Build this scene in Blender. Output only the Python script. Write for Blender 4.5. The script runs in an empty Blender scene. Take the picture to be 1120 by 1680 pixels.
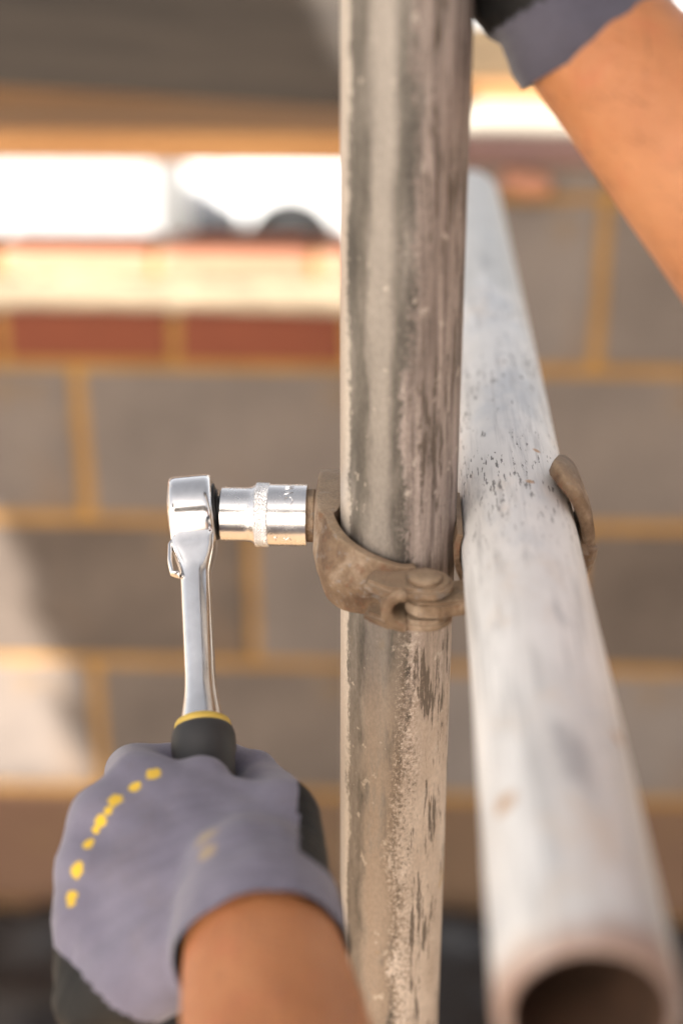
import bpy, bmesh, math, random
from mathutils import Vector, Matrix, noise
from mathutils.bvhtree import BVHTree

random.seed(7)
S = bpy.context.scene
COL = S.collection
CH = 3.6                                   # camera height above the ground outside (m)

# ------------------------------------------------------------------ camera
PITCH, YAW, FPX = math.radians(25.2), math.radians(2.33), 2465.0
Fh = Vector((-math.sin(YAW), math.cos(YAW), 0)); RV = Vector((math.cos(YAW), math.sin(YAW), 0)); ZV = Vector((0, 0, 1))
FV = Fh * math.cos(PITCH) - ZV * math.sin(PITCH)
UV = Fh * math.sin(PITCH) + ZV * math.cos(PITCH)
CAMPOS = Vector((0, 0, CH))
cd = bpy.data.cameras.new('camera'); cam = bpy.data.objects.new('camera', cd); COL.objects.link(cam)
cd.sensor_fit = 'VERTICAL'; cd.sensor_height = 36.0; cd.sensor_width = 24.0
cd.lens = 36.0 * FPX / 1680.0
cd.clip_start = 0.01; cd.clip_end = 3000
M = Matrix((RV, UV, -FV)).transposed().to_4x4(); M.translation = CAMPOS
cam.matrix_world = M
cd.dof.use_dof = True; cd.dof.focus_distance = 0.645; cd.dof.aperture_fstop = 3.0
S.camera = cam

# ------------------------------------------------------------------ sky, sun, exposure
SUNDIR = Vector((0.5, 1.4, -1.0)).normalized()          # the way the light travels
W = bpy.data.worlds.new('World'); S.world = W; W.use_nodes = True
nt = W.node_tree; nt.nodes.clear()
sky = nt.nodes.new('ShaderNodeTexSky'); sky.sky_type = 'NISHITA'; sky.sun_disc = False
sky.sun_elevation = math.asin(-SUNDIR.z); sky.sun_rotation = math.atan2(-SUNDIR.x, -SUNDIR.y)
sky.air_density = 0.7; sky.dust_density = 3.0; sky.ozone_density = 0.6
bg = nt.nodes.new('ShaderNodeBackground'); bg.inputs[1].default_value = 0.09
wo = nt.nodes.new('ShaderNodeOutputWorld')
hz = nt.nodes.new('ShaderNodeHueSaturation'); hz.inputs['Saturation'].default_value = 0.30       # a milky summer haze
nt.links.new(sky.outputs[0], hz.inputs['Color'])
tn = nt.nodes.new('ShaderNodeMix'); tn.data_type = 'RGBA'; tn.blend_type = 'MULTIPLY'; tn.inputs[0].default_value = 1.0; tn.inputs[7].default_value = (1.0, .94, .87, 1)
nt.links.new(hz.outputs[0], tn.inputs[6]); nt.links.new(tn.outputs[2], bg.inputs[0]); nt.links.new(bg.outputs[0], wo.inputs[0])
sl = bpy.data.lights.new('sun', 'SUN'); sl.energy = 5.0; sl.angle = math.radians(0.53); sl.color = (1.0, 0.965, 0.91)
sun = bpy.data.objects.new('sun', sl); COL.objects.link(sun)
sun.rotation_euler = SUNDIR.to_track_quat('-Z', 'Y').to_euler(); sun.location = (-3, -8, 9)
vs = S.view_settings
vs.view_transform = 'Standard'; vs.look = 'None'; vs.gamma = 1.0; vs.use_curve_mapping = False
vs.exposure = 1.85

# ------------------------------------------------------------------ helpers
def V(x, y, z):                            # millimetres from the camera, world axes
    return Vector((x / 1000, y / 1000, CH + z / 1000))
def C(r, u, f):                            # millimetres along the camera's right / up / forward
    return CAMPOS + (RV * r + UV * u + FV * f) / 1000
def PX(px, py, f):                         # picture point at a depth, used to take dimensions off the photograph
    return C((px - 560) * f / FPX, (840 - py) * f / FPX, f)

def tag(o, label=None, cat=None, group=None, kind=None):
    if label: o['label'] = label
    if cat: o['category'] = cat
    if group: o['group'] = group
    if kind: o['kind'] = kind
    return o
def empty(name, loc, label=None, cat=None, group=None):
    o = bpy.data.objects.new(name, None); o.location = loc; o.empty_display_size = 0.05
    COL.objects.link(o); return tag(o, label, cat, group)
def link(name, me, mat=None, parent=None, smooth=False):
    o = bpy.data.objects.new(name, me); COL.objects.link(o)
    if mat and not me.materials: me.materials.append(mat)
    if smooth: me.shade_smooth()
    if parent:
        o.parent = parent
        o.matrix_parent_inverse = Matrix.Translation(-chain(parent))
    return o
def chain(p):
    v = Vector((0, 0, 0))
    while p: v += p.location; p = p.parent
    return v
def mesh(name, vs_, fs):
    me = bpy.data.meshes.new(name); me.from_pydata([tuple(v) for v in vs_], [], fs); me.update(); return me
def bmesh_to(name, bm):
    me = bpy.data.meshes.new(name); bm.normal_update(); bm.to_mesh(me); bm.free(); return me
def smooth_by_angle(me, deg=35):
    me.shade_smooth()
    bm = bmesh.new(); bm.from_mesh(me)
    for e in bm.edges:
        e.smooth = not (len(e.link_faces) == 2 and e.calc_face_angle(0) > math.radians(deg))
    bm.to_mesh(me); bm.free()

def box_mesh(name, sx, sy, sz, bev=0.0, jit=0.0, seg=1, rnd=None):
    bm = bmesh.new(); bmesh.ops.create_cube(bm, size=1)
    for v in bm.verts: v.co = Vector((v.co.x * sx, v.co.y * sy, v.co.z * sz))
    if jit:
        r = rnd or random
        for v in bm.verts: v.co += Vector((r.uniform(-jit, jit), r.uniform(-jit, jit) * .25, r.uniform(-jit, jit)))
    if bev: bmesh.ops.bevel(bm, geom=bm.edges[:], offset=bev, segments=seg, affect='EDGES', profile=0.5)
    return bmesh_to(name, bm)

def sweep(path, profile_fn, closed_ends=True, up=ZV):
    """rings along a path: profile_fn(i, t) gives 2-D points; frames from tangent and 'up'."""
    n = len(path); vs_, fs = [], []
    m = None
    for i, p in enumerate(path):
        t = (path[min(i + 1, n - 1)] - path[max(i - 1, 0)]).normalized()
        s = t.cross(up).normalized(); w = s.cross(t).normalized()
        pr = profile_fn(i, i / (n - 1)); m = len(pr)
        for a, b in pr: vs_.append(p + s * a + w * b)
    for i in range(n - 1):
        for j in range(m):
            k = (j + 1) % m
            fs.append((i * m + j, i * m + k, (i + 1) * m + k, (i + 1) * m + j))
    if closed_ends:
        fs.append(tuple(range(m - 1, -1, -1))); fs.append(tuple((n - 1) * m + j for j in range(m)))
    return vs_, fs

def circ(r, n=24, sx=1, sy=1, p=2.0):
    out = []
    for k in range(n):
        a = 2 * math.pi * k / n; c, s = math.cos(a), math.sin(a)
        out.append((math.copysign(abs(c) ** (2 / p), c) * r * sx, math.copysign(abs(s) ** (2 / p), s) * r * sy))
    return out

def lathe(p0, axis, prof, n=64, cap=True, rfun=None):
    """prof: list of (distance along axis, radius)"""
    axis = axis.normalized(); h = ZV if abs(axis.z) < 0.9 else Vector((1, 0, 0))
    s = axis.cross(h).normalized(); w = axis.cross(s).normalized()
    vs_, fs = [], []
    for i, (d, r) in enumerate(prof):
        for k in range(n):
            a = 2 * math.pi * k / n
            rr = r + (rfun(i, d, a) if rfun else 0)
            vs_.append(p0 + axis * d + (s * math.cos(a) + w * math.sin(a)) * rr)
    for i in range(len(prof) - 1):
        for k in range(n):
            k2 = (k + 1) % n
            fs.append((i * n + k, (i + 1) * n + k, (i + 1) * n + k2, i * n + k2))
    if cap:
        fs.append(tuple(range(n))); fs.append(tuple((len(prof) - 1) * n + k for k in range(n - 1, -1, -1)))
    return vs_, fs

def fix_normals(me):
    bm = bmesh.new(); bm.from_mesh(me); bmesh.ops.recalc_face_normals(bm, faces=bm.faces[:]); bm.to_mesh(me); bm.free(); me.update()
    return me

def tube_mesh(name, p0, p1, ro=.02415, ri=.0201, n=72, rings=24, wob=0.00025):
    ax = p1 - p0; L = ax.length
    prof = [(0, ri), (0, ri + .0006), (0.0004, ro - .0005), (.0012, ro)]
    prof += [(L * k / rings, ro) for k in range(1, rings)]
    prof += [(L - .0012, ro), (L - .0004, ro - .0005), (L, ri + .0006), (L, ri)]
    prof += [(L * .5, ri), (0, ri)]
    f = lambda i, d, a: wob * noise.noise(Vector((math.cos(a) * 1.5, math.sin(a) * 1.5, d * 9))) if 3 < i < rings + 3 else 0
    vs_, fs = lathe(p0, ax, prof, n, cap=False, rfun=f)
    return fix_normals(mesh(name, vs_, fs))

def capsule(bm, p0, p1, r0, r1, n=16):
    d = p1 - p0; L = d.length
    if L < 1e-6: d = Vector((0, 0, 1e-5)); L = 1e-5
    a = d / L; h = ZV if abs(a.z) < 0.9 else Vector((1, 0, 0)); s = a.cross(h).normalized(); w = a.cross(s)
    rings = []
    for k in range(1, 6): th = math.pi / 2 * (1 - k / 6.0); rings.append((-r0 * math.sin(th), r0 * math.cos(th)))
    rings += [(0, r0), (L, r1)]
    for k in range(1, 6): th = math.pi / 2 * k / 6.0; rings.append((L + r1 * math.sin(th), r1 * math.cos(th)))
    vv = [[bm.verts.new(p0 + a * x + (s * math.cos(2 * math.pi * k / n) + w * math.sin(2 * math.pi * k / n)) * r) for k in range(n)] for x, r in rings]
    for i in range(len(vv) - 1):
        for k in range(n):
            bm.faces.new((vv[i][k], vv[i + 1][k], vv[i + 1][(k + 1) % n], vv[i][(k + 1) % n]))
    b = bm.verts.new(p0 - a * r0); e = bm.verts.new(p0 + a * (L + r1))
    for k in range(n):
        bm.faces.new((b, vv[0][k], vv[0][(k + 1) % n])); bm.faces.new((e, vv[-1][(k + 1) % n], vv[-1][k]))

def fuse(name, caps, voxel=0.002, smooth=6, factor=0.5):
    """capsules -> one continuous smooth surface"""
    bm = bmesh.new()
    for p0, p1, r0, r1 in caps: capsule(bm, p0, p1, r0, r1)
    bmesh.ops.recalc_face_normals(bm, faces=bm.faces[:])
    me = bmesh_to(name + '_raw', bm)
    o = bpy.data.objects.new('tmp', me); COL.objects.link(o)
    m = o.modifiers.new('r', 'REMESH'); m.mode = 'VOXEL'; m.voxel_size = voxel
    s = o.modifiers.new('s', 'SMOOTH'); s.factor = factor; s.iterations = smooth
    dg = bpy.context.evaluated_depsgraph_get(); dg.update()
    out = bpy.data.meshes.new_from_object(o.evaluated_get(dg)); out.name = name
    bpy.data.objects.remove(o); bpy.data.meshes.remove(me)
    out.shade_smooth(); return out

# ------------------------------------------------------------------ materials
class NT:
    def __init__(s, name):
        s.m = bpy.data.materials.new(name); s.m.use_nodes = True; s.t = s.m.node_tree; s.t.nodes.clear()
        s.out = s.t.nodes.new('ShaderNodeOutputMaterial'); s.b = s.t.nodes.new('ShaderNodeBsdfPrincipled')
        s.t.links.new(s.b.outputs[0], s.out.inputs[0]); s.tc = s.t.nodes.new('ShaderNodeTexCoord')
    def put(s, sock, v):
        if isinstance(v, bpy.types.NodeSocket): s.t.links.new(v, sock)
        elif v is not None:
            if isinstance(v, (tuple, list)) and len(v) == 3 and sock.type == 'RGBA': v = (*v, 1)
            sock.default_value = v
    def coord(s, scale=(1, 1, 1), loc=(0, 0, 0), kind='Object'):
        n = s.t.nodes.new('ShaderNodeMapping'); n.inputs['Scale'].default_value = scale; n.inputs['Location'].default_value = loc
        s.t.links.new(s.tc.outputs[kind], n.inputs[0]); return n.outputs[0]
    def noise(s, vec, scale=5, detail=4, rough=.6, dist=0):
        n = s.t.nodes.new('ShaderNodeTexNoise'); s.put(n.inputs['Vector'], vec)
        n.inputs['Scale'].default_value = scale; n.inputs['Detail'].default_value = detail; n.inputs['Roughness'].default_value = rough; n.inputs['Distortion'].default_value = dist
        return n.outputs[0]
    def voro(s, vec, scale=5, feature='F1', out=0):
        n = s.t.nodes.new('ShaderNodeTexVoronoi'); s.put(n.inputs['Vector'], vec); n.feature = feature; n.inputs['Scale'].default_value = scale
        return n.outputs[out]
    def ramp(s, f, *st, mode='LINEAR'):
        n = s.t.nodes.new('ShaderNodeValToRGB'); s.put(n.inputs[0], f); e = n.color_ramp.elements; n.color_ramp.interpolation = mode
        while len(e) < len(st): e.new(.5)
        for el, (p, c) in zip(e, st):
            el.position = p; el.color = (*c, 1) if isinstance(c, (tuple, list)) else (c, c, c, 1)
        return n.outputs[0]
    def mix(s, f, a, b, mode='MIX'):
        n = s.t.nodes.new('ShaderNodeMix'); n.data_type = 'RGBA'; n.blend_type = mode
        s.put(n.inputs[0], f); s.put(n.inputs[6], a); s.put(n.inputs[7], b); return n.outputs[2]
    def math(s, op, a, b=None, c=None):
        n = s.t.nodes.new('ShaderNodeMath'); n.operation = op; s.put(n.inputs[0], a)
        if b is not None: s.put(n.inputs[1], b)
        if c is not None: s.put(n.inputs[2], c)
        return n.outputs[0]
    def step(s, v, lo, hi):
        n = s.t.nodes.new('ShaderNodeMapRange'); n.interpolation_type = 'SMOOTHSTEP'; s.put(n.inputs[0], v)
        n.inputs[1].default_value = lo; n.inputs[2].default_value = hi; return n.outputs[0]
    def sep(s, vec):
        n = s.t.nodes.new('ShaderNodeSeparateXYZ'); s.put(n.inputs[0], vec); return n.outputs
    def rand(s):
        n = s.t.nodes.new('ShaderNodeObjectInfo'); return n.outputs['Random']
    def dist(s, vec, p):
        n = s.t.nodes.new('ShaderNodeVectorMath'); n.operation = 'DISTANCE'; s.put(n.inputs[0], vec); n.inputs[1].default_value = p; return n.outputs['Value']
    def bump(s, h, strength=.3, dist=.001, prev=None):
        n = s.t.nodes.new('ShaderNodeBump'); s.put(n.inputs['Height'], h); n.inputs['Strength'].default_value = strength; n.inputs['Distance'].default_value = dist
        if prev is not None: s.t.links.new(prev, n.inputs['Normal'])
        return n.outputs[0]
    def done(s, base, rough=.6, metal=0, normal=None, spec=None, **kw):
        s.put(s.b.inputs['Base Color'], base); s.put(s.b.inputs['Roughness'], rough); s.put(s.b.inputs['Metallic'], metal)
        if normal is not None: s.t.links.new(normal, s.b.inputs['Normal'])
        if spec is not None: s.put(s.b.inputs['Specular IOR Level'], spec)
        for k, v in kw.items(): s.put(s.b.inputs[k.replace('_', ' ')], v)
        return s.m

def mat_block():
    n = NT('aerated_block'); c = n.coord(); r = n.rand()
    n1 = n.noise(c, 9, 5, .6); n2 = n.noise(c, 160, 3, .7)
    col = n.ramp(n1, (.3, (.092, .068, .053)), (.7, (.165, .126, .099)))
    col = n.mix(n.math('MULTIPLY', r, .55), col, (.125, .116, .112))
    col = n.mix(1.0, col, n.ramp(r, (0, .68), (1, 1.22)), 'MULTIPLY')
    sm = n.noise(n.coord((1, 1, 1), (2, 8, 5)), 7, 5, .7); col = n.mix(n.math('MULTIPLY', n.step(sm, .58, .70), .45), col, (.18, .112, .05))
    st = n.step(n.noise(n.coord((1, 1, 1), (4, 2, 1)), 5, 4, .6), .55, .72)
    col = n.mix(n.math('MULTIPLY', st, .5), col, (.19, .115, .06))
    return n.done(col, .92, 0, n.bump(n2, .5, .002))
def mat_mortar():
    n = NT('yellow_mortar'); c = n.coord()
    n1 = n.noise(c, 14, 5, .6); n2 = n.noise(c, 220, 4, .7)
    col = n.ramp(n1, (.3, (.22, .112, .026)), (.7, (.33, .178, .048)))
    return n.done(col, .95, 0, n.bump(n2, .6, .002))
def mat_brick(name, a, b, dust):
    n = NT(name); c = n.coord(); r = n.rand()
    n1 = n.noise(c, 20, 5, .65); n2 = n.noise(c, 180, 4, .7)
    col = n.mix(n1, a, b); col = n.mix(n.math('MULTIPLY', r, .35), col, (.16, .05, .03))
    st = n.step(n.noise(n.coord((1, 1, 1), (7, 3, 9)), 11, 4, .65), .55, .75)
    col = n.mix(n.math('MULTIPLY', st, .7), col, dust)
    return n.done(col, .9, 0, n.bump(n2, .5, .002))
def mat_wood(name, a, b, dark, gscale=1.0, axis=0, rough=.75):
    n = NT(name)
    sc = [26 * gscale, 26 * gscale, 26 * gscale]; sc[axis] = 1.4 * gscale
    sc2 = [7.0, 7.0, 7.0]; sc2[axis] = 1.0
    g = n.noise(n.coord(tuple(sc)), 3.0, 6, .65, .6); l = n.noise(n.coord(tuple(sc2)), 1.5, 4, .6)
    col = n.mix(n.ramp(g, (.32, 0), (.68, 1)), a, b)
    col = n.mix(n.math('MULTIPLY', n.step(l, .5, .72), .75), col, dark)
    return n.done(col, rough, 0, n.bump(g, .35, .002))
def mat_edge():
    n = NT('shaded_edge_wood'); c = n.coord(); g = n.noise(n.coord((1.4, 26, 26)), 3, 6, .65, .6)  # purple tint paints in the shade on the plank's front edge
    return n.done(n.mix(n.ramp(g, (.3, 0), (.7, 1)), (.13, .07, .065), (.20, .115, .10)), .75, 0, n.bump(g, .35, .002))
def mat_plain(name, col, rough=.5, metal=0, var=.12, scale=30, bumpd=0, spec=None, **kw):
    n = NT(name); c = n.coord(); f = n.noise(c, scale, 4, .6)
    k = n.ramp(f, (.3, 1 - var), (.7, 1 + var)); base = n.mix(1.0, (*col, 1), k, 'MULTIPLY')
    rr = n.math('MULTIPLY_ADD', f, .2, rough - .1)
    return n.done(base, rr, metal, n.bump(f, .4, bumpd) if bumpd else None, spec, **kw)

def mat_standard():
    """weathered galvanised tube: dull zinc on the left, flaking cement skin on the right and a painted pale rim with flakes on the left"""
    n = NT('weathered_scaffold_steel'); c = n.coord(); x, y, z = n.sep(c)
    sx = n.math('DIVIDE', x, .02415)
    long_ = n.noise(n.coord((1, 1, .06)), 230, 4, .55)            # streaks down the tube
    blot = n.noise(n.coord((1, 1, .35)), 60, 5, .62)
    mid = n.noise(n.coord((1, 1, .22)), 110, 5, .65)
    spk = n.noise(n.coord((1, 1, .8)), 420, 4, .75)
    fine = n.noise(n.coord((1, 1, .5)), 900, 3, .7)
    zinc = n.ramp(mid, (.32, (.070, .062, .054)), (.5, (.142, .126, .110)), (.68, (.265, .236, .208)))
    zinc = n.mix(n.math('MULTIPLY', n.step(long_, .40, .60), .45), zinc, (.10, .086, .072))
    band = n.step(n.math('ADD', sx, n.math('MULTIPLY_ADD', mid, .3, -.15)), -.62, -.42)      # sheen highlight painted in left of centre
    band = n.math('MULTIPLY', band, n.step(n.math('ADD', sx, n.math('MULTIPLY_ADD', blot, .3, -.15)), -.05, -.25))
    zinc = n.mix(n.math('MULTIPLY', band, .65), zinc, (.36, .32, .285))
    low = n.step(n.math('ADD', z, n.math('MULTIPLY_ADD', blot, .08, -.04)), -.27, -.40)      # below the coupler: thick dried cement
    lowz = n.math('MULTIPLY', low, n.math('MULTIPLY_ADD', n.step(n.math('ADD', sx, n.math('MULTIPLY_ADD', mid, .5, -.25)), -.62, -.35), .75, .25))
    zinc = n.mix(n.math('MULTIPLY', n.math('MULTIPLY', lowz, n.step(mid, .34, .52)), .75), zinc, (.335, .262, .205))
    # cement skin; the pale left rim is painted edge sheen with cream flakes
    edge = n.math('ADD', sx, n.math('MULTIPLY_ADD', blot, 1.1, -.55))
    edge = n.math('ADD', edge, n.math('MULTIPLY_ADD', spk, .7, -.35))
    crR = n.step(edge, .02, .22)
    eL = n.math('ADD', n.math('MULTIPLY', sx, -1), n.math('ADD', n.math('MULTIPLY_ADD', mid, .25, -.125), n.math('MULTIPLY_ADD', spk, .22, -.11)))
    rimL = n.step(eL, .80, .87)
    skinU = n.ramp(long_, (.34, (.10, .072, .062)), (.46, (.26, .205, .18)), (.62, (.41, .335, .30)))
    skinL = n.ramp(blot, (.30, (.44, .34, .265)), (.68, (.66, .55, .46)))
    skin = n.mix(low, skinU, skinL)
    col = n.mix(n.math('MULTIPLY', crR, n.math('MULTIPLY_ADD', low, .15, .8)), zinc, skin)
    col = n.mix(n.math('MULTIPLY', rimL, .85), col, (.60, .535, .47))
    # pale specks on the zinc
    sp = n.math('MULTIPLY', n.step(n.noise(n.coord((1, 1, .7), (.3, .1, .2)), 190, 3, .6), .64, .70), .55)
    col = n.mix(sp, col, (.55, .48, .41))
    gr = n.noise(n.coord((1, 1, .9), (.4, .6, .8)), 620, 5, .8)
    gz = n.math('MULTIPLY', n.step(n.math('ADD', sx, n.math('MULTIPLY_ADD', blot, .5, -.25)), -.12, .08), n.step(n.math('ADD', sx, n.math('MULTIPLY_ADD', mid, .5, -.25)), .48, .28))
    gz = n.math('MULTIPLY', gz, n.math('MULTIPLY_ADD', low, .85, .15))
    col = n.mix(n.math('MULTIPLY', gz, n.step(gr, .53, .60)), col, (.70, .60, .52))
    col = n.mix(n.math('MULTIPLY', gz, n.math('MULTIPLY', n.step(gr, .46, .40), .8)), col, (.14, .108, .082))
    # dark lost flakes, long and narrow, on the right only
    fl = n.noise(n.coord((1, 1, .09), (.7, .2, .4)), 470, 5, .72); fb = n.noise(n.coord((1, 1, .3), (.2, .9, .1)), 70, 3, .5)
    flake = n.step(n.math('ADD', fl, n.math('MULTIPLY_ADD', fb, .55, -.275)), .545, .60)
    flake = n.math('MULTIPLY', flake, n.step(edge, .22, .38))
    col = n.mix(n.math('MULTIPLY', flake, .85), col, (.085, .062, .045))
    # grey-brown upper part, ochre smear low down
    och = n.math('MULTIPLY', n.step(n.noise(n.coord((1, 1, .6), (.5, .5, .31)), 45, 3, .6), .63, .72), .5)
    col = n.mix(n.math('MULTIPLY', och, low), col, (.42, .25, .07))
    grain = n.ramp(fine, (.25, .82), (.75, 1.16)); col = n.mix(1.0, col, grain, 'MULTIPLY')
    h = n.math('ADD', n.math('MULTIPLY', crR, .6), n.math('ADD', n.math('MULTIPLY', spk, .5), n.math('ADD', n.math('MULTIPLY', flake, -.9), n.math('MULTIPLY', n.math('MULTIPLY', gz, gr), 1.6))))
    nb = n.bump(h, .55, .0006); nb = n.bump(fine, .3, .0003, nb)
    rough = n.math('MULTIPLY_ADD', crR, .28, .40)
    met = n.math('MULTIPLY_ADD', crR, -.45, .55)
    return n.done(col, rough, met, nb)

def mat_transom():
    """bright zinc tube dulled with pale cement bloom, fine scratches, a few rust spots"""
    n = NT('pale_galvanised_steel'); c = n.coord(); x, y, z = n.sep(c)
    lon = n.noise(n.coord((1, .06, 1)), 260, 4, .6)
    blot = n.noise(n.coord((1, .45, 1)), 38, 5, .6)
    b2 = n.noise(n.coord((1, .5, 1), (3, 1, 2)), 24, 4, .6)
    col = n.ramp(blot, (.3, (.66, .645, .63)), (.7, (.82, .81, .80)))
    col = n.mix(n.math('MULTIPLY', n.step(b2, .52, .68), .6), col, (.50, .53, .57))
    col = n.mix(n.math('MULTIPLY', n.step(lon, .50, .66), .55), col, (.44, .435, .435))
    lo2 = n.noise(n.coord((1, .03, 1), (4, 7, 1)), 130, 5, .65)
    col = n.mix(n.math('MULTIPLY', n.step(lo2, .54, .66), .5), col, (.40, .405, .42))
    dk = n.noise(n.coord((1, .25, 1), (8, 3, 6)), 46, 5, .65)
    col = n.mix(n.math('MULTIPLY', n.step(dk, .60, .70), .6), col, (.30, .30, .32))
    warm = n.noise(n.coord((1, .6, 1), (9, 4, 5)), 30, 4, .6)
    col = n.mix(n.math('MULTIPLY', n.step(warm, .56, .72), .5), col, (.70, .58, .47))
    # scratches: short dark nicks, mostly round the middle of the tube
    zone = n.math('MULTIPLY', n.step(y, .47, .60), n.step(y, .92, .74))
    s1 = n.noise(n.coord((1, .16, 1), (1, 6, 2)), 620, 4, .62); s2 = n.noise(n.coord((1, .5, 1), (5, 2, 7)), 42, 4, .6)
    scr = n.step(n.math('ADD', s1, n.math('MULTIPLY_ADD', s2, .42, -.21)), .60, .66)
    scr = n.math('MULTIPLY', scr, n.math('MULTIPLY_ADD', zone, .85, .05))
    col = n.mix(scr, col, (.10, .095, .09))
    # duller grey towards the far end
    far = n.step(n.math('ADD', y, n.math('MULTIPLY_ADD', lon, .16, -.08)), .825, .875)
    col = n.mix(n.math('MULTIPLY', far, .6), col, (.45, .46, .455))
    # rust: spots and the cut end
    sp = n.math('SUBTRACT', 1.0, n.step(n.voro(n.coord((1, .8, 1)), 22), .05, .11))
    sp = n.math('MULTIPLY', sp, n.step(n.noise(c, 19, 2, .5), .52, .60))
    for pt, r in (((.0332, .3587, -.2617 + CH), .0042), ((.0602, .6066, -.2546 + CH), .0017), ((.0546, .570, -.2531 + CH), .0019), ((.0700, .395, -.2617 + CH), .0035)):
        d = n.dist(c, pt); d = n.math('ADD', d, n.math('MULTIPLY_ADD', s2, r, -r * .5))
        sp = n.math('MAXIMUM', sp, n.math('SUBTRACT', 1.0, n.step(d, r * .5, r * 1.4)))
    col = n.mix(n.math('MULTIPLY', sp, .8), col, (.45, .24, .09))
    end = n.math('ADD', y, n.math('MULTIPLY_ADD', blot, .03, -.015))
    col = n.mix(n.math('MULTIPLY', n.step(end, .306, .290), .8), col, (.34, .19, .13))
    nb = n.bump(n.math('ADD', lon, n.math('MULTIPLY', scr, -1.2)), .35, .0004)
    return n.done(col, n.math('MULTIPLY_ADD', blot, .25, .38), .12, nb)

def mat_rusty(name='dusty_rusted_steel'):
    n = NT(name); c = n.coord()
    a = n.noise(c, 55, 5, .65); b = n.noise(n.coord((1, 1, 1), (2, 5, 1)), 130, 5, .7); f = n.noise(c, 700, 3, .7)
    col = n.ramp(a, (.32, (.085, .044, .022)), (.5, (.19, .122, .072)), (.66, (.36, .268, .19)))
    worn = n.step(b, .57, .66)
    col = n.mix(n.math('MULTIPLY', worn, .65), col, (.25, .23, .215))
    col = n.mix(n.math('MULTIPLY', n.step(b, .44, .36), .6), col, (.15, .065, .03))
    ge = n.t.nodes.new('ShaderNodeNewGeometry'); nz = n.sep(ge.outputs['Normal'])[2]     # dust settles on what faces up
    dst = n.math('MULTIPLY', n.step(n.math('ADD', nz, n.math('MULTIPLY_ADD', a, .6, -.3)), .35, .95), .6)
    col = n.mix(dst, col, (.36, .265, .175))
    g = n.ramp(f, (.25, .8), (.75, 1.18)); col = n.mix(1.0, col, g, 'MULTIPLY')
    return n.done(col, n.math('MULTIPLY_ADD', worn, -.18, .72), n.math('MULTIPLY', worn, .35), n.bump(n.math('ADD', n.math('MULTIPLY', b, 1.6), f), .7, .0009))
def mat_chrome(name, rough, brush=True):
    n = NT(name); c = n.coord(); f = n.noise(c, 180, 4, .6); g = n.noise(c, 1400, 2, .5)
    col = n.ramp(f, (.3, (.84, .83, .83)), (.7, (.93, .925, .93)))
    return n.done(col, n.math('MULTIPLY_ADD', n.noise(c, 95, 5, .7), .34, rough - .17), 1.0, n.bump(g, .08, .0002) if brush else None)
def mat_skin():
    n = NT('skin'); c = n.coord(); a = n.noise(c, 22, 4, .55); f = n.noise(c, 500, 3, .6); v = n.voro(c, 420)
    col = n.ramp(a, (.3, (.40, .150, .055)), (.7, (.56, .245, .105)))
    fr_ = n.math('SUBTRACT', 1.0, n.step(n.voro(c, 150), .10, .22)); col = n.mix(n.math('MULTIPLY', fr_, .3), col, (.20, .07, .03))
    rd = n.noise(n.coord((1, 1, 1), (3, 1, 2)), 48, 4, .6); col = n.mix(n.math('MULTIPLY', n.step(rd, .5, .7), .35), col, (.46, .13, .06))
    m = n.m
    out = n.done(col, .46, 0, n.bump(n.math('ADD', f, v), .45, .0009))
    n.b.inputs['Subsurface Weight'].default_value = .12; n.b.inputs['Subsurface Radius'].default_value = (.008, .003, .0015); n.b.inputs['Subsurface Scale'].default_value = 1
    return out

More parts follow.
